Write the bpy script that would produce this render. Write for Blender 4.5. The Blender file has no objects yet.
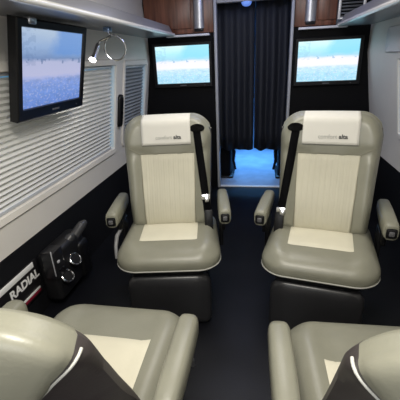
import bpy, bmesh, math, random
from mathutils import Vector, Matrix
random.seed(7)
S = bpy.context.scene
COL = S.collection
PI = math.pi

# ---------------------------------------------------------------- camera, world, light, exposure
F_PX = 339.0
FWD = Vector((-0.171, 0.908, -0.384)).normalized()
RIGHT = Vector((0.985, 0.166, -0.045)); RIGHT = (RIGHT - FWD * RIGHT.dot(FWD)).normalized()
UP = RIGHT.cross(FWD)
cam_d = bpy.data.cameras.new('camera'); cam_d.sensor_width = 36; cam_d.lens = F_PX / 400 * 36
cam_d.clip_start = 0.02
cam = bpy.data.objects.new('camera', cam_d); COL.objects.link(cam)
mw = Matrix.Identity(4)
for i in range(3):
    mw[i][0], mw[i][1], mw[i][2] = RIGHT[i], UP[i], -FWD[i]
mw[0][3], mw[1][3], mw[2][3] = 0.083, 0.0, 1.25
cam.matrix_world = mw
S.camera = cam

S.view_settings.view_transform = 'Standard'
S.view_settings.look = 'None'
S.view_settings.gamma = 1
S.view_settings.use_curve_mapping = False
S.view_settings.exposure = 0.12
S.cycles.use_denoising = True
S.cycles.max_bounces = 8
S.cycles.sample_clamp_indirect = 6

W = bpy.data.worlds.new('sky'); S.world = W; W.use_nodes = True
wn = W.node_tree.nodes; wn['Background'].inputs[0].default_value = (0.07, 0.42, 0.78, 1); wn['Background'].inputs[1].default_value = 1.2

def area(name, loc, size, power, color, target=None, size_y=None, spread=PI):
    l = bpy.data.lights.new(name, 'AREA'); l.shape = 'RECTANGLE'; l.size = size; l.size_y = size_y or size
    l.energy = power; l.color = color; l.spread = spread
    o = bpy.data.objects.new(name, l); COL.objects.link(o); o.location = loc
    if target is not None:
        o.rotation_euler = (Vector(target) - Vector(loc)).to_track_quat('-Z', 'Y').to_euler()
    return o

area('ceiling_light_rear', (0.0, 0.35, 1.90), 0.5, 23, (1.0, 0.95, 0.86), (0.0, 0.35, 0), 0.2)
area('ceiling_light_front', (0.0, 1.75, 1.90), 0.7, 10, (1.0, 0.96, 0.90), (0.0, 1.75, 0), 0.5)
area('rear_fill_light', (0.0, -0.95, 1.45), 1.3, 13, (0.96, 0.98, 1.0), (0.0, 1.5, 0.8), 0.7)  # added fill light behind the camera, not a real opening
area('cab_daylight', (0.0, 4.40, 1.15), 0.7, 15, (0.15, 0.47, 1.0), (0.0, 4.3, 0.0), 0.5, 1.7)
area('front_cool_light', (0.0, 2.7, 1.90), 0.8, 4.6, (0.50, 0.58, 1.0), (0.0, 2.7, 0), 0.3)

# ---------------------------------------------------------------- materials
MATS = {}
def mat(name, col, rough=0.5, metal=0.0, spec=0.5, emit=None, estr=0, bump=None, coat=0.0, noise=None, wave=None):
    if name in MATS: return MATS[name]
    m = bpy.data.materials.new(name); m.use_nodes = True; nt = m.node_tree; N = nt.nodes; L = nt.links
    b = N['Principled BSDF']
    b.inputs['Base Color'].default_value = (*col, 1)
    b.inputs['Roughness'].default_value = rough; b.inputs['Metallic'].default_value = metal
    b.inputs['Specular IOR Level'].default_value = spec
    b.inputs['Coat Weight'].default_value = coat
    if emit: b.inputs['Emission Color'].default_value = (*emit, 1); b.inputs['Emission Strength'].default_value = estr
    tc = N.new('ShaderNodeTexCoord')
    if noise:                                     # subtle colour mottling (scale, amount)
        n = N.new('ShaderNodeTexNoise'); n.inputs['Scale'].default_value = noise[0]; n.inputs['Detail'].default_value = 5
        L.new(tc.outputs['Object'], n.inputs['Vector'])
        r = N.new('ShaderNodeValToRGB')
        a = noise[1]
        r.color_ramp.elements[0].position = .3; r.color_ramp.elements[1].position = .7
        r.color_ramp.elements[0].color = (*[c * (1 - a) for c in col], 1)
        r.color_ramp.elements[1].color = (*[min(1, c * (1 + a)) for c in col], 1)
        L.new(n.outputs['Fac'], r.inputs['Fac']); L.new(r.outputs['Color'], b.inputs['Base Color'])
    if bump:                                      # (scale, strength)
        n = N.new('ShaderNodeTexNoise'); n.inputs['Scale'].default_value = bump[0]; n.inputs['Detail'].default_value = 4
        L.new(tc.outputs['Object'], n.inputs['Vector'])
        bp = N.new('ShaderNodeBump'); bp.inputs['Strength'].default_value = bump[1]; bp.inputs['Distance'].default_value = 0.002
        L.new(n.outputs['Fac'], bp.inputs['Height']); L.new(bp.outputs['Normal'], b.inputs['Normal'])
    if wave:                                      # stitched ribs along X: (scale, strength)
        w = N.new('ShaderNodeTexWave'); w.wave_type = 'BANDS'; w.bands_direction = 'X'; w.inputs['Scale'].default_value = wave[0]
        w.inputs['Distortion'].default_value = 0.0
        L.new(tc.outputs['Object'], w.inputs['Vector'])
        bp = N.new('ShaderNodeBump'); bp.inputs['Strength'].default_value = wave[1]; bp.inputs['Distance'].default_value = 0.004
        L.new(w.outputs['Fac'], bp.inputs['Height']); L.new(bp.outputs['Normal'], b.inputs['Normal'])
    MATS[name] = m
    return m

taupe = mat('taupe_leather', (0.215, 0.212, 0.165), 0.38, bump=(160, .18), noise=(9, .06))
cream = mat('cream_leather', (0.60, 0.57, 0.45), 0.55, bump=(120, .2), noise=(7, .05))
cream_rib = mat('cream_ribbed_leather', (0.50, 0.475, 0.37), 0.55, wave=(24, .15), noise=(7, .05))
cloth = mat('cream_cloth', (0.60, 0.585, 0.53), 0.8, bump=(260, .25))
gusset_m = mat('dark_brown_vinyl', (0.050, 0.042, 0.042), 0.42, bump=(160, .2))
pipe_m = mat('light_grey_piping', (0.46, 0.46, 0.42), 0.45)
seam_m = mat('taupe_seam', (0.20, 0.19, 0.14), 0.6)
blackvinyl = mat('black_vinyl', (0.022, 0.022, 0.024), 0.32, bump=(150, .2))
blackpl = mat('black_plastic', (0.006, 0.006, 0.007), 0.4, spec=.3)
blackmat = mat('black_matte_panel', (0.0035, 0.0035, 0.0045), 0.6, spec=.12, bump=(200, .1))
belt_m = mat('black_webbing', (0.003, 0.003, 0.0035), 0.8, spec=.05)
chrome = mat('chrome', (0.75, 0.76, 0.78), 0.18, metal=1.0)
steel = mat('brushed_steel', (0.55, 0.56, 0.58), 0.32, metal=1.0)
silver_pl = mat('silver_plastic', (0.42, 0.43, 0.45), 0.35)
wallm = mat('grey_wall_lining', (0.72, 0.69, 0.635), 0.55, bump=(220, .1), noise=(3, .03))
darkwall = mat('black_lower_lining', (0.006, 0.0062, 0.008), 0.6, spec=.25, bump=(220, .2))
ceilm = mat('ceiling_lining', (0.62, 0.60, 0.56), 0.7)
wood = None
floorm = mat('dark_floor', (0.0055, 0.0058, 0.008), 0.42, spec=.22, bump=(90, .2), noise=(5, .2))
white = mat('white_print', (0.85, 0.85, 0.83), 0.5)
redm = mat('dark_red_print', (0.25, 0.01, 0.03), 0.5)
inkgrey = mat('grey_print', (0.36, 0.36, 0.33), 0.6)
inkdark = mat('dark_print', (0.06, 0.06, 0.055), 0.6)
blind_m = mat('silver_pleated_fabric', (0.74, 0.74, 0.71), 0.34, metal=0.25)
curtain_m = mat('navy_curtain_cloth', (0.008, 0.010, 0.017), 0.7, bump=(150, .2))
console_m = mat('grey_console_laminate', (0.21, 0.21, 0.225), 0.32)
cabfloor = mat('blue_grey_vinyl', (0.30, 0.36, 0.46), 0.4, noise=(6, .15))

def wood_mat():
    m = bpy.data.materials.new('brown_wood_veneer'); m.use_nodes = True; nt = m.node_tree; N = nt.nodes; L = nt.links
    b = N['Principled BSDF']; tc = N.new('ShaderNodeTexCoord'); mp = N.new('ShaderNodeMapping')
    mp.inputs['Scale'].default_value = (22, 22, 1.6); L.new(tc.outputs['Object'], mp.inputs['Vector'])
    n = N.new('ShaderNodeTexNoise'); n.inputs['Scale'].default_value = 1.6; n.inputs['Detail'].default_value = 7
    L.new(mp.outputs['Vector'], n.inputs['Vector'])
    r = N.new('ShaderNodeValToRGB'); r.color_ramp.elements[0].position = .3; r.color_ramp.elements[1].position = .72
    r.color_ramp.elements[0].color = (.075, .026, .014, 1); r.color_ramp.elements[1].color = (.26, .10, .058, 1)
    L.new(n.outputs['Fac'], r.inputs['Fac']); L.new(r.outputs['Color'], b.inputs['Base Color'])
    b.inputs['Roughness'].default_value = .3
    return m
wood = wood_mat()

def glass_mat():
    m = bpy.data.materials.new('window_glass'); m.use_nodes = True
    b = m.node_tree.nodes['Principled BSDF']
    b.inputs['Transmission Weight'].default_value = 1; b.inputs['Roughness'].default_value = 0.02; b.inputs['IOR'].default_value = 1.1
    b.inputs['Base Color'].default_value = (.75, .9, 1, 1)
    return m
glassm = glass_mat()

def screen_mat(name, strength, tint, seed):
    """a beach picture: pale sky, blue hill, pale sand with a row of dark specks, blue speckled shallows; uses the UV of the screen"""
    m = bpy.data.materials.new(name); m.use_nodes = True; nt = m.node_tree; N = nt.nodes; L = nt.links
    b = N['Principled BSDF']; b.inputs['Base Color'].default_value = (.01, .01, .01, 1); b.inputs['Roughness'].default_value = .25
    uv = N.new('ShaderNodeUVMap'); sep = N.new('ShaderNodeSeparateXYZ'); L.new(uv.outputs['UV'], sep.inputs[0])
    def noise(sx, sy, detail=3):
        mp = N.new('ShaderNodeMapping'); mp.inputs['Scale'].default_value = (sx, sy, 1); mp.inputs['Location'].default_value = (seed, seed * 2, 0)
        L.new(uv.outputs['UV'], mp.inputs['Vector'])
        n = N.new('ShaderNodeTexNoise'); n.inputs['Scale'].default_value = 1; n.inputs['Detail'].default_value = detail
        L.new(mp.outputs['Vector'], n.inputs['Vector']); return n.outputs['Fac']
    def math_(op, a, c, clamp=False):
        k = N.new('ShaderNodeMath'); k.operation = op; k.use_clamp = clamp
        for i, v in enumerate((a, c)):
            if isinstance(v, (int, float)): k.inputs[i].default_value = v
            else: L.new(v, k.inputs[i])
        return k.outputs[0]
    def mix(f, a, c):
        k = N.new('ShaderNodeMix'); k.data_type = 'RGBA'
        if isinstance(f, (int, float)): k.inputs[0].default_value = f
        else: L.new(f, k.inputs[0])
        for i, v in ((6, a), (7, c)):
            if isinstance(v, tuple): k.inputs[i].default_value = (*v, 1)
            else: L.new(v, k.inputs[i])
        return k.outputs[2]
    v2 = math_('ADD', sep.outputs['Y'], math_('MULTIPLY', math_('SUBTRACT', noise(4, 9), .5), .10))
    rp = N.new('ShaderNodeValToRGB'); cr = rp.color_ramp
    stops = [(0, tint['deep']), (.18, tint['water']), (.34, tint['water2']), (.42, tint['sand']), (.58, tint['sand2']), (.64, tint['mid']), (.78, tint['hill']), (1, tint['sky'])]
    while len(cr.elements) < len(stops): cr.elements.new(.5)
    for e, (p, c) in zip(cr.elements, stops): e.position = p; e.color = (*c, 1)
    L.new(v2, rp.inputs['Fac']); c = rp.outputs['Color']
    # the big blue hill at upper right
    hill = math_('MULTIPLY', math_('MULTIPLY', math_('SUBTRACT', math_('ADD', sep.outputs['Y'], math_('MULTIPLY', noise(5, 2), .12)), .70), 14, True),
                 math_('MULTIPLY', math_('SUBTRACT', math_('SUBTRACT', math_('ADD', sep.outputs['X'], math_('MULTIPLY', noise(6, 6), .2)), math_('MULTIPLY', sep.outputs['Y'], .4)), .18), 6, True))
    hill = math_('MULTIPLY', hill, .8)
    c = mix(hill, c, tint['peak'])
    # foliage smear at upper left
    fol = math_('MULTIPLY', math_('MULTIPLY', math_('LESS_THAN', sep.outputs['X'], .2), math_('GREATER_THAN', sep.outputs['Y'], .55)), math_('GREATER_THAN', noise(14, 14), .5))
    c = mix(math_('MULTIPLY', fol, .22), c, tint['dark'])
    # specks
    row = math_('LESS_THAN', math_('ABSOLUTE', math_('SUBTRACT', sep.outputs['Y'], .60), 0), .035)
    sp = math_('MULTIPLY', row, math_('GREATER_THAN', noise(12, 5), .57))
    c = mix(math_('MULTIPLY', sp, .65), c, tint['dark'])
    low = math_('MULTIPLY', math_('LESS_THAN', sep.outputs['Y'], .38), math_('SUBTRACT', math_('MULTIPLY', noise(11, 13, 5), 2.4), .9, True))
    c = mix(math_('MULTIPLY', low, .55), c, tint['dark'])
    lt = math_('MULTIPLY', math_('LESS_THAN', sep.outputs['Y'], .38), math_('GREATER_THAN', noise(30, 34, 3), .58))
    c = mix(math_('MULTIPLY', lt, .45), c, tint['sand'])
    L.new(c, b.inputs['Emission Color']); b.inputs['Emission Strength'].default_value = strength
    return m
near_tint = dict(deep=(.13, .23, .60), water=(.17, .29, .68), water2=(.24, .34, .70), sand=(.44, .46, .66), sand2=(.42, .45, .64), mid=(.17, .26, .46), hill=(.28, .40, .62), sky=(.42, .52, .66), peak=(.13, .28, .62), dark=(.10, .17, .33))
far_tint = dict(deep=(.42, .76, .92), water=(.45, .78, .95), water2=(.62, .86, .98), sand=(.92, .90, 1.0), sand2=(.88, .88, 1.0), mid=(.40, .72, .88), hill=(.45, .85, .96), sky=(.70, .96, 1.0), peak=(.26, .72, .92), dark=(.20, .46, .68))
scr_near = screen_mat('beach_picture_dim', 1.0, near_tint, 3.1)
scr_far = screen_mat('beach_picture_bright', 1.0, far_tint, 5.7)

# ---------------------------------------------------------------- helpers
def link(name, bm, m, parent=None, smooth=True, loc=None, rot=None, kind=None, weld=False, autosmooth=None):
    if weld: bmesh.ops.remove_doubles(bm, verts=bm.verts, dist=1e-5)
    bmesh.ops.recalc_face_normals(bm, faces=bm.faces)
    me = bpy.data.meshes.new(name); bm.to_mesh(me); bm.free()
    if smooth:
        for p in me.polygons: p.use_smooth = True
        me.set_sharp_from_angle(angle=math.radians(autosmooth or 40))
    me.materials.append(m)
    o = bpy.data.objects.new(name, me); COL.objects.link(o)
    if parent: o.parent = parent
    if loc: o.location = loc
    if rot: o.rotation_euler = rot
    if kind: o['kind'] = kind
    return o

def thing(name, label, cat, loc=(0, 0, 0), rot=(0, 0, 0), group=None):
    o = bpy.data.objects.new(name, None); COL.objects.link(o); o.location = loc; o.rotation_euler = rot
    o.empty_display_size = .05
    return tag(o, label, cat, group)

def tag(o, label, cat, group=None):
    o['label'] = label; o['category'] = cat
    if group: o['group'] = group
    return o

def box(bm, c, s, bevel=0, seg=2, m=None):
    vs = bmesh.ops.create_cube(bm, size=1)['verts']
    for v in vs: v.co = Vector((v.co.x * s[0], v.co.y * s[1], v.co.z * s[2]))
    if bevel:
        es = list({e for v in vs for e in v.link_edges})
        r = bmesh.ops.bevel(bm, geom=es, offset=bevel, segments=seg, affect='EDGES', profile=.5)
        vs = list({v for f in r['faces'] for v in f.verts} | {v for v in vs if v.is_valid})
    T = Matrix.Translation(c)
    if m is not None: T = T @ m
    # connected vertices of this box only
    for v in vs: v.co = T @ v.co
    return vs

def boxm(c, s, bevel=0, seg=2, m=None):
    bm = bmesh.new(); box(bm, Vector(c), s, bevel, seg, m); return bm

def tube(bm, path, r, n=8, closed=False, cap=True):
    path = [Vector(p) for p in path]; rings = []
    N = len(path); rs = r if isinstance(r, (list, tuple)) else [r] * N
    prev = None
    for i, p in enumerate(path):
        a = path[(i - 1) % N] if (closed or i) else p; b = path[(i + 1) % N] if (closed or i < N - 1) else p
        t = (b - a).normalized()
        if prev is None:
            u = t.cross(Vector((0, 0, 1)));
            if u.length < 1e-3: u = t.cross(Vector((1, 0, 0)))
            u.normalize()
        else:
            u = prev - t * prev.dot(t); u.normalize()
        prev = u; w = t.cross(u)
        rings.append([bm.verts.new(p + (u * math.cos(2 * PI * k / n) + w * math.sin(2 * PI * k / n)) * rs[i]) for k in range(n)])
    m = N if closed else N - 1
    for i in range(m):
        A, B = rings[i], rings[(i + 1) % N]
        for k in range(n): bm.faces.new((A[k], A[(k + 1) % n], B[(k + 1) % n], B[k]))
    if cap and not closed:
        bm.faces.new(rings[0][::-1]); bm.faces.new(rings[-1])
    return bm

def loft(bm, rings, closed=True, cap0=False, cap1=False):
    R = [[bm.verts.new(p) for p in r] for r in rings]
    for A, B in zip(R, R[1:]):
        n = len(A)
        for k in range(n if closed else n - 1):
            f = (A[k], A[(k + 1) % n], B[(k + 1) % n], B[k])
            bm.faces.new(f)
    if cap0: bm.faces.new(R[0][::-1])
    if cap1: bm.faces.new(R[-1])
    return R

def prism(bm, prof, axis, a, b):
    """extrude a closed 2-D profile along an axis ('X','Y','Z') from a to b"""
    def P(q, h):
        return {'X': (h, q[0], q[1]), 'Y': (q[0], h, q[1]), 'Z': (q[0], q[1], h)}[axis]
    A = [bm.verts.new(P(q, a)) for q in prof]; B = [bm.verts.new(P(q, b)) for q in prof]
    n = len(prof)
    for k in range(n): bm.faces.new((A[k], A[(k + 1) % n], B[(k + 1) % n], B[k]))
    bm.faces.new(A[::-1]); bm.faces.new(B)
    return bm

def rrect(hw, y0, y1, r, n=6, rb=None):
    """rounded rectangle outline, counter-clockwise; r = corner radius at y1 end, rb at the y0 end"""
    rb = r if rb is None else rb
    pts = []
    for cx, cy, rad, a0 in ((hw - rb, y0 + rb, rb, -PI / 2), (hw - r, y1 - r, r, 0), (-hw + r, y1 - r, r, PI / 2), (-hw + rb, y0 + rb, rb, PI)):
        for k in range(n + 1):
            a = a0 + PI / 2 * k / n
            pts.append((cx + rad * math.cos(a), cy + rad * math.sin(a)))
    return pts

def resample(poly, n, c):
    """polar resampling of a star-shaped closed polygon about c: n points"""
    out = []
    for k in range(n):
        a = 2 * PI * k / n; d = (math.cos(a), math.sin(a)); out.append(polar(poly, c, d))
    return out

def polar(poly, c, d):
    best = 0
    for (x0, y0), (x1, y1) in zip(poly, poly[1:] + poly[:1]):
        ax, ay, bx, by = x0 - c[0], y0 - c[1], x1 - x0, y1 - y0
        den = d[0] * by - d[1] * bx
        if abs(den) < 1e-12: continue
        t = (ax * by - ay * bx) / den; u = (ax * d[1] - ay * d[0]) / den
        if t > 0 and -1e-6 <= u <= 1 + 1e-6: best = max(best, t)
    return (c[0] + d[0] * best, c[1] + d[1] * best)

def text_obj(name, s, size, m, parent=None, loc=(0, 0, 0), basis=None, bold=0.0, extrude=.0006):
    cu = bpy.data.curves.new(name, 'FONT'); cu.body = s; cu.size = size; cu.align_x = 'CENTER'; cu.align_y = 'CENTER'
    cu.extrude = extrude; cu.offset = bold
    tmp = bpy.data.objects.new(name + '_curve', cu); COL.objects.link(tmp)
    bpy.context.view_layer.update()
    me = bpy.data.meshes.new_from_object(tmp.evaluated_get(bpy.context.evaluated_depsgraph_get()))
    bpy.data.objects.remove(tmp)
    me.materials.clear(); me.materials.append(m); me.name = name
    o = bpy.data.objects.new(name, me); COL.objects.link(o)
    if parent: o.parent = parent
    M = Matrix.Translation(loc)
    if basis: 
        B = Matrix.Identity(4)
        for j, ax in enumerate(basis):
            for i in range(3): B[i][j] = ax[i]
        M = M @ B
    o.matrix_local = M
    return o

# ---------------------------------------------------------------- the room
Y0, Y1 = -1.05, 3.34          # rear of the van behind the camera, partition
PROF = [(0.0, 1.075), (0.435, 1.075), (0.62, 1.068), (0.93, 1.015), (1.24, 0.965), (1.45, 0.965), (1.72, 0.985), (1.93, 0.96)]
def wall_x(z):
    for (z0, x0), (z1, x1) in zip(PROF, PROF[1:]):
        if z <= z1: return x0 + (x1 - x0) * (z - z0) / (z1 - z0)
    return PROF[-1][1]

link('floor', boxm((0, (Y0 + 5.2) / 2, -.03), (2.4, 5.2 - Y0, .06)), floorm, smooth=False, kind='structure')
link('ceiling', boxm((0, (Y0 + 5.2) / 2, 1.965), (2.4, 5.2 - Y0, .06)), ceilm, smooth=False, kind='structure')
link('wall_rear', boxm((0, Y0 - .03, .965), (2.4, .06, 1.99)), wallm, smooth=False, kind='structure')

WIN = {-1: [(0.20, 2.50, .625, 1.235), (2.70, 3.22, .63, 1.225)], 1: [(0.40, 2.60, .70, 1.19)]}
def build_wall(side, name):
    bm = bmesh.new()
    ys = sorted({Y0, Y1, *[w[0] for w in WIN[side]], *[w[1] for w in WIN[side]]})
    zs = sorted({z for z, _ in PROF[1:]} | {w[2] for w in WIN[side]} | {w[3] for w in WIN[side]})
    V = {}
    def v(y, z, o):
        k = (y, z, o)
        if k not in V: V[k] = bm.verts.new((side * (wall_x(z) + o), y, z))
        return V[k]
    T = .05
    def hole(ya, yb, za, zb):
        return any(w[0] - 1e-6 <= ya and yb <= w[1] + 1e-6 and w[2] - 1e-6 <= za and zb <= w[3] + 1e-6 for w in WIN[side])
    for ya, yb in zip(ys, ys[1:]):
        for za, zb in zip(zs, zs[1:]):
            if hole(ya, yb, za, zb): continue
            bm.faces.new((v(ya, za, 0), v(yb, za, 0), v(yb, zb, 0), v(ya, zb, 0)))
            bm.faces.new((v(ya, za, T), v(ya, zb, T), v(yb, zb, T), v(yb, za, T)))
            for (a, b, na) in (((ya, za), (yb, za), (ya, yb, za - 1e-3, za)), ((ya, zb), (yb, zb), (ya, yb, zb, zb + 1e-3)),
                               ((ya, za), (ya, zb), (ya - 1e-3, ya, za, zb)), ((yb, za), (yb, zb), (yb, yb + 1e-3, za, zb))):
                inside = hole(*na)
                edge = a[0] == b[0] and a[0] in (Y0, Y1) or a[1] == b[1] and a[1] in (zs[0], zs[-1])
                if inside or edge:
                    bm.faces.new((v(*a, 0), v(*b, 0), v(*b, T), v(*a, T)))
    link(name, bm, wallm, kind='structure', autosmooth=25)
    # dark lower lining
    bm = boxm((side * 1.105, (Y0 + Y1) / 2, .2155), (.06, Y1 - Y0, .431))
    link('trim_' + ('1' if side < 0 else '2'), bm, darkwall, smooth=False, kind='structure')
build_wall(-1, 'wall_left'); build_wall(1, 'wall_right')

# unseen window frame added around the rear fill light; the wall behind is closed
bm = bmesh.new()
for c, sz in (((0, Y0 + .02, 1.83), (1.46, .05, .06)), ((0, Y0 + .02, 1.07), (1.46, .05, .06)), ((-.70, Y0 + .02, 1.45), (.06, .05, .70)), ((.70, Y0 + .02, 1.45), (.06, .05, .70))):
    box(bm, Vector(c), sz, .008)
link('window_9', bm, blackpl, kind='structure')

# window frames, panes and the pleated blinds over them
def wpt(side, y, z, o): return Vector((side * (wall_x(z) + o), y, z))
def rounded_window_path(side, w, grow, o, r):
    y0, y1, z0, z1 = w[0] - grow, w[1] + grow, w[2] - grow, w[3] + grow
    pts = []
    for cy, cz, a0 in ((y1 - r, z0 + r, -PI / 2), (y1 - r, z1 - r, 0), (y0 + r, z1 - r, PI / 2), (y0 + r, z0 + r, PI)):
        for k in range(6):
            a = a0 + PI / 2 * k / 5
            pts.append(wpt(side, cy + r * math.cos(a), cz + r * math.sin(a), o))
    return pts
blind_labels = {(-1, 0): 'long silver pleated window blind behind the wall-mounted television', (-1, 1): 'small pleated blind with painted-in shadow between the seat belt guide and the left front panel',
                (1, 0): 'silver pleated window blind on the wall behind the right front chair'}
wn_ = 0
for side in (-1, 1):
    for i, w in enumerate(WIN[side]):
        wn_ += 1
        # raised rounded surround + pane
        bm = bmesh.new(); A = rounded_window_path(side, w, .045, -.001, .05); B = rounded_window_path(side, w, .035, -.012, .045)
        Cc = rounded_window_path(side, w, .004, -.010, .012); D = rounded_window_path(side, w, -.001, .03, .01)
        loft(bm, [A, B, Cc, D])
        fr = link('window_%d' % wn_, bm, wallm, kind='structure')
        y0, y1, z0, z1 = w
        bm = bmesh.new(); nz = 6
        R = [[wpt(side, y, z0 + (z1 - z0) * k / nz, .046) for y in (y0 - .001, y1 + .001)] for k in range(nz + 1)]
        loft(bm, R, closed=False)
        link('pane', bm, glassm, fr)
        # pleated blind with head and bottom rails
        cat_lab = blind_labels[(side, i)]
        mid = (wpt(side, (y0 + y1) / 2, z0, .02))
        t = thing('window_blind', cat_lab, 'blind', mid)
        bm = bmesh.new(); npl = 22 if i == 0 else 20; rows = []
        gap = .028
        for k in range(npl * 2 + 1):
            z = z0 + .018 + (z1 - z0 - .036) * k / (npl * 2)
            o = .008 + (.017 if k % 2 else 0)
            rows.append([wpt(side, y, z, o) - mid for y in (y0 + .004, y1 - gap)])
        loft(bm, rows, closed=False)
        link('pleated_shade', bm, blind_m if i == 0 else mat('shadow_tinted_pleated_fabric', (.30, .31, .33), .5, metal=.2), t, smooth=False)  # small blind uses a darker fabric copy, shadow put into its colour
        for z in (z0 + .0085, z1 - .0085):
            link('rail', boxm(wpt(side, (y0 + y1) / 2 - gap / 2, z, .018) - mid, (.022, y1 - y0 - gap - .006, .016), .003), silver_pl, t)

# seat belt guide: black oblong on the left wall pillar
bm = bmesh.new()
out = [(p[0], p[1]) for p in rrect(.036, -.125, .125, .035)]
for_r = []
for s, o in ((1, 0), (1, -.014), (.8, -.024), (.3, -.026)):
    for_r.append([Vector((-(wall_x(.90 + p[1]) + o) + wall_x(.9), p[0] * s, p[1] * (s if s == 1 else .97 if s > .5 else .6))) for p in out])
loft(bm, for_r, cap0=True, cap1=True)
bg = link('seat_belt_guide', bm, blackpl, loc=(-wall_x(.9), 2.595, .90))
tag(bg, 'black oblong belt guide on the left wall beside the long blind', 'belt guide')
link('slot', boxm((.012, 0, .03), (.028, .02, .11), .006), mat('slot_black', (.002, .002, .002), .8, spec=.08), bg)

# rounded cover panel high on the right wall
bm = bmesh.new()
out = rrect(.17, -.082, .082, .03)
rr = []
for s, o in ((1, 0), (1, -.010), (.94, -.016), (.3, -.017)):
    rr.append([Vector(((wall_x(1.315 + p[1]) + o) - wall_x(1.315), p[0] * s, p[1] * s)) for p in out])
loft(bm, rr, cap0=True, cap1=True)
cp = link('vent_cover', bm, mat('pale_cover', (.66, .64, .64), .5), loc=(wall_x(1.315), 2.69, 1.315))
tag(cp, 'pale rounded cover panel high on the right wall under the shelf', 'cover')

# overhead consoles
def console(side, lab):
    t = thing('overhead_console', lab, 'shelf', (side * .82, 1.2, 1.445))
    x_in = .695
    ya, yb = -1.0, 3.265
    # body: sloping fascia with rounded nose, flat floor; profile in (x, z) relative
    prof = [(x_in + .004, 1.446), (x_in + .03, 1.446), (.952, 1.446), (.952, 1.462), (x_in + .07, 1.462), (x_in + .055, 1.530), (x_in + .040, 1.532), (x_in + .012, 1.478)]
    prof = [(side * x - side * .82, z - 1.445) for x, z in prof]
    bm = bmesh.new(); prism(bm, prof, 'Y', ya - 1.2, yb - 1.2)
    link('fascia', bm, console_m, t, autosmooth=30)
    bm = bmesh.new()
    c = (side * (x_in + .004) - side * .82, 1.459 - 1.445)
    prof = [(c[0] + .017 * math.cos(2 * PI * k / 12), c[1] + .014 * math.sin(2 * PI * k / 12)) for k in range(12)]
    prism(bm, prof, 'Y', ya - 1.2, yb - 1.2)
    link('edge_lip', bm, mat('pale_silver_lip', (.85, .84, .82), .22, metal=.2), t)
    return t
console(-1, 'long grey overhead shelf running above the wall-mounted television')
console(1, 'long grey overhead shelf along the right wall above the rounded cover')

# partition: front panels, door posts, header, sill
PX = .318                     # inner edge of door opening
for side in (-1, 1):
    n = 'wall_front' if side < 0 else 'wall_front.001'
    link(n, boxm((side * (PX + .025 + 1.12) / 2, Y1 + .02, .73), (1.12 - PX - .025, .04, 1.46)), blackmat, smooth=False, kind='structure')
    link(n + '_upper', boxm((side * (PX + .025 + 1.12) / 2, Y1 + .08, 1.70), (1.12 - PX - .025, .04, .52)), blackmat, smooth=False, kind='structure')
    bm = boxm((side * (PX + .012), Y1 + .01, .98), (.026, .09, 1.96), .008)
    link('door_1' if side < 0 else 'door_1.001', bm, silver_pl, kind='structure')
    # return of post inside the opening
link('trim_3', boxm((0, Y1 + .012, 1.825), (2 * PX, .06, .28), .01), silver_pl, kind='structure')
link('trim_4', boxm((0, Y1 + .01, .004), (2 * PX, .035, .012), .003), mat('bright_sill', (.85, .85, .85), .35), kind='structure')

# rear overhead cabinets
def cabinet(side, lab):
    x0, x1 = PX + .03, (.975 if side < 0 else .684)
    t = thing('overhead_cabinet', lab, 'cabinet', (side * (x0 + x1) / 2, Y1, 1.465))
    def L(x, y, z): return (side * x - side * (x0 + x1) / 2, y - Y1, z - 1.465)
    link('body', boxm(L((x0 + x1) / 2, Y1 + .02, 1.70), (x1 - x0, .06, .47), .003), wood, t)
    d = link('cabinet_door', boxm(L((.545 + .965) / 2, Y1 - .018, 1.715) if side < 0 else L((.53 + .68) / 2, Y1 - .018, 1.715), ((.42 if side < 0 else .15), .02, .42), .005), wood, t)
    bm = bmesh.new()
    out = [(.046 * math.cos(a), -.03 * math.sin(a)) for a in [PI * k / 10 for k in range(11)]]
    prism(bm, [(p[0], p[1]) for p in out], 'Z', 1.50 - 1.465, 1.93 - 1.465)
    h = link('pull_bar', bm, mat('satin_pull', (.46, .47, .50), .3, metal=.7), t, loc=(L(.475, Y1 - .012, 1.465)))
    h['label'] = 'tall satin silver pull bar'
    e = link('end_cap', boxm((0, -.018, .022), (.080, .038, .022), .008), blackpl, h)
    v = link('valance', boxm(L((.38 + .77) / 2, Y1 - .035, 1.447), (.39, .065, .018), .005), mat('white_valance', (.78, .78, .80), .4), t)
    v['label'] = 'white strip along the cabinet foot'
    return t
cabinet(-1, 'brown wood overhead cabinet with silver pull bar above the left front television')
cabinet(1, 'brown wood overhead cabinet with silver pull bar above the right front television')

# speaker / vent grille high at right
t = thing('vent_grille', 'grey louvred vent grille in a pale frame above the right shelf corner', 'vent', (.79, 3.30, 1.50))
bm = bmesh.new()
for k in range(16): box(bm, Vector((0, .012, .02 + k * .024)), (.17, .014, .012), .003, 1, Matrix.Rotation(.5, 4, 'X'))
link('louvres', bm, mat('grey_louvre', (.20, .21, .22), .4, metal=.4), t)
bm = bmesh.new()
for x in (-.094, .094): box(bm, Vector((x, 0, .20)), (.020, .03, .40), .004)
box(bm, Vector((0, 0, .005)), (.2, .03, .014), .004)
link('vent_frame', bm, mat('pale_silver_lip', (0, 0, 0)), t)
link('backing', boxm((0, .03, .20), (.18, .01, .39)), blackmat, t)

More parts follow.
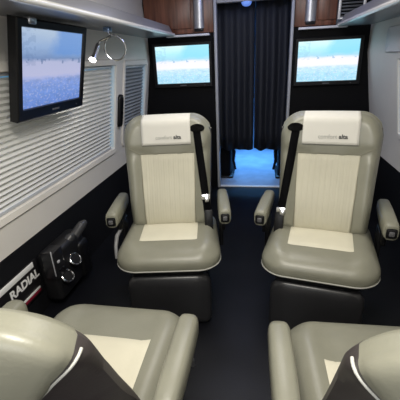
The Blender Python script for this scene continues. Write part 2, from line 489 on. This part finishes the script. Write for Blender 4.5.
# ---------------------------------------------------------------- curtains, cab
def curtain(x0, x1, zb, lab, ph, group):
    bm = bmesh.new(); rows = []
    n = 44
    for j in range(9):
        z = zb + (1.70 - zb) * j / 8; row = []
        for i in range(n + 1):
            u = i / n; x = x0 + (x1 - x0) * u
            amp = .014 + .012 * (1 - j / 8)
            row.append((x - (x0 + x1) / 2, amp * math.sin(u * 2 * PI * 3 + ph + .25 * math.sin(j)) + .006 * math.sin(u * 17 + j * .6), z - zb + .008 * math.sin(u * 14 + ph) * (j == 0)))
        rows.append(row)
    loft(bm, rows, closed=False)
    o = link('curtain', bm, curtain_m, loc=((x0 + x1) / 2, 3.45, zb), autosmooth=80)
    so = o.modifiers.new('thickness', 'SOLIDIFY'); so.thickness = .004
    tag(o, lab, 'curtain', group)
curtain(-.335, .012, .367, 'dark navy curtain hanging beside the left doorway post', 0, 'doorway curtains')
curtain(.020, .335, .367, 'dark navy curtain hanging beside the right doorway post', 1.2, 'doorway curtains')
bm = bmesh.new(); tube(bm, [(-.36, 0, 0), (.36, 0, 0)], .009, 10)
rod = link('curtain_rod', bm, steel, loc=(0, 3.45, 1.705)); tag(rod, 'slim metal rod the doorway curtains hang from', 'curtain rod')

bm = bmesh.new()
prof = [(.0, .0), (.045, 0), (.043, -.012), (.034, -.026), (.018, -.034), (0, -.036)]
loft(bm, [[(r * math.cos(2 * PI * k / 20), r * math.sin(2 * PI * k / 20), z) for k in range(20)] for r, z in prof[1:-1]], cap0=True, cap1=True)
lamp = link('dome_lamp', bm, mat('blue_lens', (.25, .40, .8), .15, emit=(.12, .25, .8), estr=.6), loc=(-.06, 3.372, 1.686))
tag(lamp, 'small blue dome lamp under the doorway header', 'lamp')

# cab shell beyond the curtains
link('wall_cab_left', boxm((-.72, 4.28, .96), (.05, 1.8, 1.95)), cabfloor, smooth=False, kind='structure')
link('wall_cab_right', boxm((.72, 4.28, .96), (.05, 1.8, 1.95)), cabfloor, smooth=False, kind='structure')
link('wall_cab_front', boxm((0, 5.18, .96), (2.3, .05, 1.95)), cabfloor, smooth=False, kind='structure')
link('trim_5', boxm((0, 4.27, .003), (1.4, 1.78, .006)), cabfloor, smooth=False, kind='structure')

def cab_base(x, lab, w, flip):
    t = thing('cab_seat_base', lab, 'seat base', (x, 3.80, .006))
    link('pedestal', boxm((0, 0, .20), (w, .36, .40), .03), blackmat, t)
    link('foot_flange', boxm((0, 0, .012), (w + .05, .42, .024), .008), blackpl, t)
    bm = bmesh.new(); tube(bm, [(flip * (w / 2 + .01), -.18, .40), (flip * (w / 2 + .035), -.20, .30), (flip * (w / 2 + .03), -.2, .2), (flip * (w / 2 + .05), -.19, .10)], [.016, .02, .016, .012], 8)
    link('side_lever', bm, blackpl, t)
cab_base(-.36, 'dark seat base below the left curtain in the blue-lit cab', .26, 1)
cab_base(.41, 'dark seat base below the right curtain in the blue-lit cab', .26, -1)

# ---------------------------------------------------------------- televisions
def uv_quad(pts, m, name, parent):
    me = bpy.data.meshes.new(name); me.from_pydata([tuple(p) for p in pts], [], [(0, 1, 2, 3)])
    uv = me.uv_layers.new(name='UVMap')
    for i, c in enumerate(((0, 0), (1, 0), (1, 1), (0, 1))): uv.data[i].uv = c
    me.materials.append(m); o = bpy.data.objects.new(name, me); COL.objects.link(o); o.parent = parent
    return o
def tv(lab, loc, basis, w, h, bez, bez_b, m, depth=.05):
    """screen centre at loc; basis columns: right, up, out"""
    M = Matrix.Identity(4)
    for j, ax in enumerate(basis):
        for i in range(3): M[i][j] = ax[i]
    M = Matrix.Translation(loc) @ M
    t = thing('television', lab, 'television'); t.matrix_world = M
    W2, H2 = w / 2, h / 2
    bm = bmesh.new()
    o0 = [(-W2 - bez, -H2 - bez_b), (W2 + bez, -H2 - bez_b), (W2 + bez, H2 + bez), (-W2 - bez, H2 + bez)]
    i0 = [(-W2, -H2), (W2, -H2), (W2, H2), (-W2, H2)]
    def ring(q, z, s=0): return [(x + (s if x < 0 else -s), y + (s if y < 0 else -s), z) for x, y in q]
    loft(bm, [ring(o0, -depth + .008, .02), ring(o0, -depth + .014, 0), ring(o0, .004), ring(o0, .009, .005), ring(i0, .008, -.003), ring(i0, -.001)], cap0=True)
    link('bezel', bm, mat('gloss_black', (.005, .005, .006), .3, spec=.25), t, autosmooth=25)
    uv_quad([(-W2, -H2, 0), (W2, -H2, 0), (W2, H2, 0), (-W2, H2, 0)], m, 'screen', t)
    b = link('badge', boxm((0, -H2 - bez_b * .5, .010), (.06, .008, .002)), mat('dim_badge', (.10, .10, .11), .4), t)
    link('indicator', boxm((W2 * .82, -H2 - bez_b * .55, .0095), (.008, .006, .002)), mat('dim_badge', (0, 0, 0)), t)
    return t
a = math.radians(14.34)
out_ = Vector((math.cos(a), 0, -math.sin(a))); up_ = Vector((math.sin(a), 0, math.cos(a))); right_ = Vector((0, 1, 0))
tvL = tv('television tilted out on the left wall under the overhead shelf', (-.8875, 1.592, 1.240), (right_, up_, out_), .50, .325, .034, .052, scr_near, .045)
# bracket
for bx in (-.18, .12):
    bm = bmesh.new(); tube(bm, [(bx, .10, -.030), (bx, .15, -.065), (bx - .01, .186, -.060)], .012, 8)
    link('bracket', bm, chrome, tvL)
bm = bmesh.new(); box(bm, Vector((-.19, .190, .0)), (.05, .026, .03), .006); 
link('clamp', bm, steel, tvL)
fb = (Vector((1, 0, 0)), Vector((0, 0, 1)), Vector((0, -1, 0)))
tv('wall television above the headrest of the left front chair', (-.642, Y1 - .035, 1.207), fb, .50, .322, .028, .038, scr_far, .034)
tv('wall television above the headrest of the right front chair', (.640, Y1 - .035, 1.184), fb, .50, .324, .028, .038, scr_far, .034)

# ---------------------------------------------------------------- reading lamp with ring-shaped gooseneck
base = Vector((-.815, 2.10, 1.446))
t = thing('reading_lamp', 'chrome gooseneck reading lamp looped in a ring beside the wall television', 'lamp', base)
link('base', boxm((0, 0, -.012), (.04, .045, .024), .006), mat('blue_steel_base', (.25, .36, .55), .3, metal=.6), t)
ringc = Vector((-.800, 2.10, 1.335)) - base; rad = .070
path = [Vector((0, 0, -.02)), Vector((0, .0, -.026))]
eR = Vector((.95, .30, 0)).normalized()
for k in range(29):
    a = PI / 2 - 2 * PI * k / 28 * .93
    path.append(ringc + eR * (rad * math.cos(a)) + Vector((.0012 * k, 0, rad * math.sin(a))))
headp = Vector((-.872, 2.06, 1.350)) - base
bm = bmesh.new(); tube(bm, path, .0045, 8); link('gooseneck', bm, chrome, t)
bm = bmesh.new()
tip = Vector((-.888, 1.985, 1.262)) - base
d0 = (tip - headp).normalized()
tube(bm, [path[-1], headp + Vector((0.012, .01, .022)), headp], .006, 8)
tube(bm, [headp - d0 * .01, headp, headp + d0 * .035, headp + d0 * .075, headp + d0 * .10], [.010, .013, .015, .015, .021], 12)
link('lamp_head', bm, chrome, t)
bm = bmesh.new(); tube(bm, [headp + d0 * .098, headp + d0 * .106], .019, 14)
link('bulb', bm, mat('lit_bulb', (1, 1, 1), .3, emit=(1, .97, .9), estr=9), t)
sp = bpy.data.lights.new('reading_light', 'SPOT'); sp.energy = 2.2; sp.spot_size = 2.4; sp.spot_blend = .8; sp.shadow_soft_size = .02; sp.color = (1, .97, .9)
so = bpy.data.objects.new('reading_light', sp); COL.objects.link(so); so.parent = t; so.location = headp + d0 * .112
so.rotation_euler = (d0 + Vector((-.25, 0, -.15))).to_track_quat('-Z', 'Y').to_euler()

# ---------------------------------------------------------------- captain's chairs
NB = 160
def smooth01(x): x = max(0, min(1, x)); return x * x * (3 - 2 * x)

SEAT = rrect(.258, -.290, .215, .05, rb=.105)
SEAT = [(x * (1 - .05 * max(0, y) / .2), y - (.014 * (1 - (x / .258) ** 2) if y < -.1 else 0)) for x, y in SEAT]
SC = (0, -.03)
SEAT_R = resample(SEAT, NB, SC)
ST = .43
def seat_s(x, y):
    d = (x - SC[0], y - SC[1]); l = math.hypot(*d)
    if l < 1e-9: return 0
    q = polar(SEAT, SC, (d[0] / l, d[1] / l)); return l / math.hypot(q[0] - SC[0], q[1] - SC[1])
def seat_h(s, x, y):
    e = .62; z = ST - .012 * s * s
    if s > e: q = (s - e) / (1 - e); z -= .055 * (1 - math.sqrt(max(0, 1 - q * q)))
    z += .02 * smooth01((abs(x) - .12) / .08) * (1 - smooth01((s - .8) / .2))
    z -= .05 * max(0, y + .05) ** 1 * .4
    return z
def seat_z(x, y): return seat_h(min(1, seat_s(x, y)), x, y)

BACK = []
def back_outline():
    pts = rrect(.243, 0, .598, .098, 10, rb=.02)
    out = []
    for x, y in pts:
        k = 1 - .12 * (1 - smooth01(y / .30))            # narrower at the seat
        k2 = 1 - .05 * smooth01((y - .40) / .22)
        out.append((x * k * k2, y + (.016 * (1 - (x / .243) ** 2) if y > .5 else 0)))
    return out
BACK = back_outline(); BC = (0, .36)
BACK_R = resample(BACK, NB, BC)
def back_s(x, t):
    d = (x - BC[0], t - BC[1]); l = math.hypot(*d)
    if l < 1e-9: return 0
    q = polar(BACK, BC, (d[0] / l, d[1] / l)); return l / math.hypot(q[0] - BC[0], q[1] - BC[1])
def back_h(s, x, t):
    e = .78; h = .035
    if s > e: q = (s - e) / (1 - e); h -= .050 * (1 - math.sqrt(max(0, 1 - q * q)))
    h += .026 * smooth01((abs(x) - .125) / .06) * (1 - smooth01((s - .85) / .15)) * (1 - .6 * smooth01((t - .36) / .08))
    h += .018 * smooth01((t - .40) / .06) * (1 - smooth01((s - .85) / .15)) + .012 * math.exp(-((t - .14) / .10) ** 2)
    return h
def back_n(x, t): return back_h(min(1, back_s(x, t)), x, t)

def chair(name_label, loc, rotz, recline, belt_side, front, lever=None, inlay=(.145, -.165), bk=(1.0, 1.0, .035), arm_in=0.0, arm_top=.555):
    t = thing('captain_chair', name_label, 'chair', loc, (0, 0, rotz), 'captain chairs with taupe leather')
    # pedestal on slide plate
    bm = bmesh.new()
    loft(bm, [[(p[0] * s, p[1] * s + .02, z) for p in rrect(.17, -.17, .17, .04)] for s, z in ((1.15, 0), (1.15, .02), (1, .025), (.95, .26), (1.1, .30))], cap0=True, cap1=True)
    link('pedestal', bm, blackmat, t, autosmooth=30)
    # seat cushion
    bm = bmesh.new(); rings = []
    for s in (.02, .2, .4, .55, .62, .7, .78, .85, .9, .94, .97, .99, 1.0):
        rings.append([(SC[0] + (q[0] - SC[0]) * s, SC[1] + (q[1] - SC[1]) * s, 0) for q in SEAT_R])
        rings[-1] = [(x, y, seat_h(s, x, y)) for x, y, _ in rings[-1]]
    for s, dz in ((1.0, -.022), (.985, -.036), (.95, -.042)):
        rings.append([(SC[0] + (q[0] - SC[0]) * s, SC[1] + (q[1] - SC[1]) * s, seat_h(1, q[0], q[1]) + dz) for q in SEAT_R])
    loft(bm, rings, cap0=True, cap1=True)
    seat = link('seat_cushion', bm, taupe, t, autosmooth=80)
    # piping round the seat foot
    bm = bmesh.new()
    tube(bm, [(SC[0] + (q[0] - SC[0]) * .995, SC[1] + (q[1] - SC[1]) * .995, seat_h(1, *q) - .028) for q in SEAT_R], .0036, 8, closed=True)
    link('piping', bm, pipe_m, seat)
    # cream inlay
    def patch(u0, u1, v0, v1, fn, nu, nv, lift, taper=0, rib=0):
        bm = bmesh.new(); R = []
        for j in range(nv + 1):
            v = v0 + (v1 - v0) * j / nv; row = []
            for i in range(nu + 1):
                k = -1 + 2 * i / nu; hw = (u1 - u0) / 2 * (1 + taper * (j / nv - .5)); x = k * hw
                e = min(1, min(i, nu - i, (j), (nv - j)) / 1.0)
                r = rib * abs(math.sin(k * PI * 5.5)) if rib else 0
                row.append((x, v, fn(x, v) + lift * (.15 + .85 * e) + r * e))
            R.append(row)
        return bm, R
    bm, R = patch(-inlay[0], inlay[0], inlay[1], .10, seat_z, 20, 14, .007, .02)
    loft(bm, R, closed=False)
    link('seat_inlay', bm, cream, seat, autosmooth=80)
    # seat shell under cushion + side trim rail
    bm = bmesh.new()
    loft(bm, [[(q[0] * s, SC[1] + (q[1] - SC[1]) * s, z) for q in SEAT_R] for s, z in ((.9, .30), (.95, .32), (.95, .345))], cap0=True, cap1=True)
    link('seat_pan', bm, blackpl, t)
    # backrest
    ca, sa = math.cos(recline), math.sin(recline); (ts, ns, py), pz = bk, .395
    def B(x, tt, n):
        tt *= ts; n = n * ns if n > 0 else n
        return Vector((x, py + tt * sa - n * ca, pz + tt * ca + n * sa))
    bm = bmesh.new(); fr_rings = []
    lv = (.02, .2, .4, .55, .65, .72, .78, .83, .88, .92, .95, .965, .98, 1.0)
    for s in lv:
        fr_rings.append([(BC[0] + (q[0] - BC[0]) * s, BC[1] + (q[1] - BC[1]) * s) for q in BACK_R])
    R3 = [[B(x, y, back_h(s, x, y)) for x, y in r] for s, r in zip(lv, fr_rings)]
    # rear shell: narrower at the sides; edge ring -> rear ring
    def rear_pt(q, k):
        x, y = q
        top = smooth01((y - .30) / .25)
        side_in = 1 - min(1, max(0, (.56 - y) / .22)) ** 1.1
        depth = .135 - .085 * smooth01((y - .30) / .22)
        nx = x * (1 - k * (.82 - .78 * side_in)); ny = y - k * .012 * top
        bulge = .018 * math.sin(PI * k) * top
        d = math.hypot(x, y - .36) or 1
        return (nx + bulge * x / d, ny + bulge * (y - .36) / d, -.015 - depth * k)
    GS = 12 if front else 9        # gusset starts just inside the front edge
    ks = [0, .12, .25, .4, .55, .7, .85, 1.0]
    side = [[rear_pt(q, k) for q in BACK_R] for k in ks]
    ge = [[B(*p) for p in r] for r in side]
    rr_ = []
    base_r = side[-1]
    for s in (.985, .96, .92, .86, .78, .68, .55, .4, .2, .03):
        rr_.append([B(p[0] * s, .33 + (p[1] - .33) * s, p[2] * s ** 2.5 - .150 * (1 - s ** 2.5)) for p in base_r])
    # split: gusset faces are the side band below the apex
    APEX = .535
    def apex_at(i): return APEX - .0 * max(0, i - len(R3) + 1) / (len(ks) - 1)
    allr = R3 + ge[1:] + rr_
    n_front = len(R3)
    Vs = [[bm.verts.new(p) for p in r] for r in allr]
    g_faces = []
    for i in range(len(allr) - 1):
        for k in range(NB):
            k2 = (k + 1) % NB
            band = GS <= i < n_front - 1 + len(ge) - 1
            ty = (BACK_R[k][1] + BACK_R[k2][1]) / 2
            if band and ty < apex_at(i):
                g_faces.append([allr[i][k], allr[i][k2], allr[i + 1][k2], allr[i + 1][k]]); continue
            bm.faces.new((Vs[i][k], Vs[i][k2], Vs[i + 1][k2], Vs[i + 1][k]))
    bm.faces.new(Vs[0][::-1]); bm.faces.new(Vs[-1])
    back = link('backrest', bm, taupe, t, autosmooth=80)
    bm = bmesh.new()
    for f in g_faces: bm.faces.new([bm.verts.new(p) for p in f])
    g = link('side_gusset', bm, gusset_m, back, weld=True, autosmooth=60)
    g['label'] = 'dark brown vinyl side of the backrest'
    bm = bmesh.new()
    for sgn in (1, -1):
        side_k = sorted([k for k in range(NB) if BACK_R[k][0] * sgn > .10 and BACK_R[k][1] < APEX], key=lambda k: BACK_R[k][1])
        m_ = len(ge) - 1; lim = apex_at(len(R3) - 1 + m_)
        pth = [ge[m_][k] for k in side_k if .03 < BACK_R[k][1] < lim]
        for j in range(m_ - 1, 2 if front else -1, -1):
            pth.append(ge[j][[k for k in side_k if BACK_R[k][1] < apex_at(len(R3) - 1 + j)][-1]])
        cen = B(0, .25, -.05)
        pth = [p + (p - cen).normalized() * .0038 for p in pth]
        for _ in range(2): pth = [pth[0]] + [(a + b * 2 + c) / 4 for a, b, c in zip(pth, pth[1:], pth[2:])] + [pth[-1]]
        tube(bm, pth, .0026, 8)
    link('back_piping', bm, pipe_m, back)
    # ribbed inlay
    bm, R = patch(-.137, .137, .012, .405, back_n, 66, 24, .007, .08, .0008)
    loft(bm, [[B(*p) for p in r] for r in R], closed=False)
    link('back_inlay', bm, cream_rib, back, autosmooth=80)
    # seams
    bm = bmesh.new()
    for sgn in (1, -1):
        pts = [(sgn * (.142 + .058 * i / 8), .405 + .035 * i / 8) for i in range(9)]
        tube(bm, [B(x, y, back_n(x, y) + .0005) for x, y in pts], .0022, 6)
        pts = [(sgn * (.138 + .002 * math.sin(i)), .02 + .385 * i / 14) for i in range(15)]
        tube(bm, [B(x * (1 + .08 * (y / .4 - .5)), y, back_n(x, y) + .001) for x, y in pts], .0025, 6)
    tube(bm, [B(x, .41, back_n(x, .41) + .001) for x in [-.14 + .28 * i / 14 for i in range(15)]], .0025, 6)
    link('seam', bm, seam_m, back)
    if front:
        # headrest cloth: front flap, over the crown, short rear flap
        bm = bmesh.new(); R = []
        nx = 18
        for i in range(nx + 1):
            x = -.127 + .254 * i / nx; row = []
            for j in range(11):
                tt = .452 + (.580 - .452) * j / 10
                row.append(B(x, tt, max(back_n(x, tt), .022) + .009))
            topt = polar(BACK, BC, Vector((x, .30)).normalized())[1]
            for k in range(1, 8):
                a_ = PI * k / 8
                row.append(B(x, .580 + (topt - .580 + .008) * math.sin(a_) ** .7, .024 - .06 * (1 - math.cos(a_)) ))
            row.append(B(x, .53, -.115))
            R.append(row)
        loft(bm, R, closed=False)
        hc = link('headrest_cloth', bm, cloth, t, autosmooth=80)
        so_ = hc.modifiers.new('thickness', 'SOLIDIFY'); so_.thickness = .004; so_.offset = 0
        nrm = (B(0, 0, 1) - B(0, 0, 0)); upv = (B(0, 1, 0) - B(0, 0, 0)); rx = upv.cross(nrm)
        e1 = text_obj('lettering', 'comfort', .026, inkgrey, hc, B(-.012, .488, back_n(0, .49) + .0125), (rx, upv, nrm), .0003)
        e2 = text_obj('lettering', 'alta', .028, inkdark, hc, B(.058, .488, back_n(0.05, .49) + .0125), (rx, upv, nrm), .001)
    # shoulder belt
    if belt_side:
        b_ = belt_side
        P0, P1 = (b_ * .158, .530), (b_ * .205, .05)
        bm = bmesh.new(); rows = []
        wv = .019
        d = Vector((P1[0] - P0[0], P1[1] - P0[1])).normalized(); q = Vector((-d.y, d.x))
        for i in range(31):
            f_ = i / 30; cx_, cy_ = P0[0] + (P1[0] - P0[0]) * f_, P0[1] + (P1[1] - P0[1]) * f_
            row = []
            for s_ in (-1, -.5, 0, .5, 1):
                x, y = cx_ + q.x * wv * s_, cy_ + q.y * wv * s_
                row.append((x, y, max(back_n(max(-.2, min(.2, x)), y), .02) + .003))
            rows.append(row)
        for _ in range(4):
            for i in range(1, 30):
                for c in range(5):
                    rows[i][c] = (*rows[i][c][:2], max(rows[i][c][2], (rows[i - 1][c][2] + rows[i + 1][c][2]) / 2))
        loft(bm, [[B(*p) for p in r] for r in rows], closed=False)
        belt = link('seat_belt', bm, belt_m, t, autosmooth=80)
        so_ = belt.modifiers.new('thickness', 'SOLIDIFY'); so_.thickness = .003; so_.offset = 1
        bm = bmesh.new()
        bf = .74 if belt_side > 0 else .86
        cx_, cy_ = P0[0] + (P1[0] - P0[0]) * bf, P0[1] + (P1[1] - P0[1]) * bf
        nn = back_n(max(-.19, min(.19, cx_)), cy_)
        rm = Matrix((( 1, 0, 0), (0, sa, -ca), (0, ca, sa))).to_4x4()
        box(bm, B(cx_, cy_, nn + .014), (.046, .030, .010), .003, 2, rm)
        box(bm, B(cx_ + .006, cy_ - .012, nn + .02), (.020, .030, .006), .002, 2, rm)
        bk = link('buckle', bm, chrome, belt); bk['label'] = 'bright metal buckle tongue'
        bm = bmesh.new()
        cx2, cy2 = P1[0], .02
        box(bm, B(cx2, cy2 + .03, max(back_n(.19 * b_, cy2 + .03), .02) + .014), (.045, .11, .024), .006, 2, rm)
        link('buckle_socket', bm, blackpl, belt)
        bm = bmesh.new()
        ell = [(.036 * math.cos(2 * PI * k / 20), .020 * math.sin(2 * PI * k / 20)) for k in range(20)]
        cx_, cy_ = b_ * .162, .530
        n0 = back_n(cx_, cy_)
        loft(bm, [[B(cx_ + x * s, cy_ + y * s, max(back_n(cx_ + x, cy_ + y), n0 - .02) + dn) for x, y in ell] for s, dn in ((1.08, .001), (1.0, .010), (.8, .011))], cap0=True, cap1=True)
        link('belt_slot', bm, mat('slot_black', (0, 0, 0)), back)
    # armrests
    for sgn in (-1, 1):
        bm = bmesh.new(); ax_ = sgn * (.287 - arm_in)
        secs = []
        for y, w, h, zt in ((-.105, .025, .030, arm_top - .012), (-.103, .0285, .036, arm_top - .006), (-.085, .032, .040, arm_top), (.0, .033, .042, arm_top + .002), (.10, .032, .042, arm_top + .003), (.19, .029, .036, arm_top), (.215, .018, .022, arm_top - .014)):
            ring = []
            for k in range(20):
                a_ = 2 * PI * k / 20; c_, s_ = math.cos(a_), math.sin(a_)
                sx = math.copysign(abs(c_) ** .6, c_); sz = math.copysign(abs(s_) ** .65, s_)
                ring.append((ax_ + w * sx, y, zt - h + h * sz))
            secs.append(ring)
        loft(bm, secs, cap0=True, cap1=True)
        ar = link('armrest', bm, taupe, t, autosmooth=60)
        link('end_plate', boxm((ax_, -.108, arm_top - .044), (.044, .012, .046), .008), blackpl, ar)
        link('release_button', boxm((ax_, -.116, arm_top - .043), (.022, .010, .022), .004), mat('dark_grey_button', (.10, .10, .105), .35), ar)
        bm = bmesh.new()
        box(bm, Vector((sgn * .280, .06, arm_top - .115)), (.022, .16, .09), .008); box(bm, Vector((sgn * .272, .08, .36)), (.02, .10, .17), .006)
        link('arm_bracket', bm, blackpl, ar)
    # leg rest
    bm = bmesh.new()
    pr = rrect(.205, .004, .295, .065, 6, rb=.035)
    c0 = (0, .16)
    lv2 = [(.97, .07), (1.0, .045), (.99, .022), (.96, .009), (.91, .002), (.6, -.006), (.05, -.008)]
    R = [[(x * s, -.288 + dy + .0 * (1 - (c0[1] + (z - c0[1]) * s) / .3), c0[1] + (z - c0[1]) * s) for x, z in pr] for s, dy in lv2]
    loft(bm, R, cap0=True, cap1=True)
    link('leg_rest', bm, blackvinyl, t, autosmooth=50)
    # recline lever beside the seat
    if lever:
        bm = bmesh.new(); tube(bm, [(lever * .276, .0, .415), (lever * .284, -.06, .405), (lever * .286, -.10, .365), (lever * .282, -.13, .31)], [.009, .011, .010, .008], 8)
        lo = link('seat_lever', bm, mat('mid_grey_plastic', (.17, .17, .175), .4), t); lo['label'] = 'grey lever beside the seat'
    return t

R = math.radians
chair('front left captain chair with cloth headrest cover, next to the wall console', (-.381, 1.585, 0), R(9), R(15), 1, True, -1)
chair('front right captain chair with cloth headrest cover and belt on its left', (.391, 1.575, 0), R(-10), R(15), -1, True)
chair('near left captain chair seen from behind, beside the white lettered plate', (-.403, .680, 0), R(180), R(25), 0, False, -1, (.160, -.100), (.99, .35, .105))
chair('near right captain chair seen from behind with its back cropped by the photo', (.438, .690, 0), R(181.8), R(25), 0, False, None, (.158, -.085), (.985, .35, .075))

# ---------------------------------------------------------------- left wall: control console and lettered plate
t = thing('control_console', 'black control cluster with handle and cup holders on the lower left wall', 'control panel', (-1.0, 1.52, .0))
link('housing', boxm((-.02, 0, .19), (.11, .32, .30), .03, 3), mat('black_console_plastic', (.009, .009, .010), .42), t)
link('face_plate', boxm((.012, -.135, .285), (.075, .09, .16), .01), mat('dark_plate', (.012, .012, .014), .35), t)
link('plate_edge', boxm((.040, -.178, .30), (.006, .006, .15), .002), silver_pl, t)
for k, (y, z) in enumerate(((-.15, .30), (-.12, .245), (-.15, .25))):
    link('button', boxm((.052, y, z), (.01, .018, .014), .003), silver_pl if k == 0 else blackpl, t)
def ringm(bm, c, r, rt, ax, n=24, a0=0, a1=2 * PI):
    u = ax.orthogonal().normalized(); w = ax.cross(u)
    full = abs(a1 - a0 - 2 * PI) < 1e-6
    tube(bm, [Vector(c) + (u * math.cos(a0 + (a1 - a0) * k / n) + w * math.sin(a0 + (a1 - a0) * k / n)) * r for k in range(n if full else n + 1)], rt, 8, closed=full)
for c in ((.045, .0, .215), (.045, -.10, .17)):
    bm = bmesh.new(); ax = Vector((.75, -.2, .63)).normalized()
    tube(bm, [Vector(c) - ax * .05, Vector(c), Vector(c) + ax * .012], [.034, .036, .036], 20)
    h = link('cup_holder', bm, blackpl, t)
    bm = bmesh.new(); ringm(bm, Vector(c) + ax * .013, .034, .005, ax); link('chrome_rim', bm, chrome, h)
bm = bmesh.new()
tube(bm, [(.0, .08, .30), (.02, .13, .335), (.03, .17, .355), (.035, .20, .36)], [.03, .028, .027, .016], 14)
tube(bm, [(.0, .02, .31), (.015, .05, .335), (.02, .075, .335)], [.026, .026, .015], 12)
hd = link('grip_handle', bm, mat('grey_black_grip', (.05, .05, .052), .35), t)
link('grip_body', boxm((.0, .12, .16), (.11, .11, .24), .03, 3), blackpl, t)

pl = thing('lettered_plate', 'black plate with white lettering and white stripes on the lower left wall', 'sign', (-1.069, 1.14, .225))
link('plate', boxm((0, 0, 0), (.012, .42, .20), .003), mat('plate_black', (.010, .009, .010), .4), pl)
b1 = link('stripe', boxm((.007, -.015, .083), (.004, .39, .030), .001), white, pl); b1['label'] = 'broad white stripe'
b2 = link('stripe', boxm((.007, .02, -.062), (.004, .34, .012), .001), white, pl); b2['label'] = 'thin white stripe'
link('red_band', boxm((.0065, .02, -.078), (.003, .34, .016), .001), redm, pl)
text_obj('lettering', 'RADIAL', .064, white, pl, (.0075, .095, .022), (Vector((0, 1, 0)), Vector((0, 0, 1)), Vector((1, 0, 0))), .002)
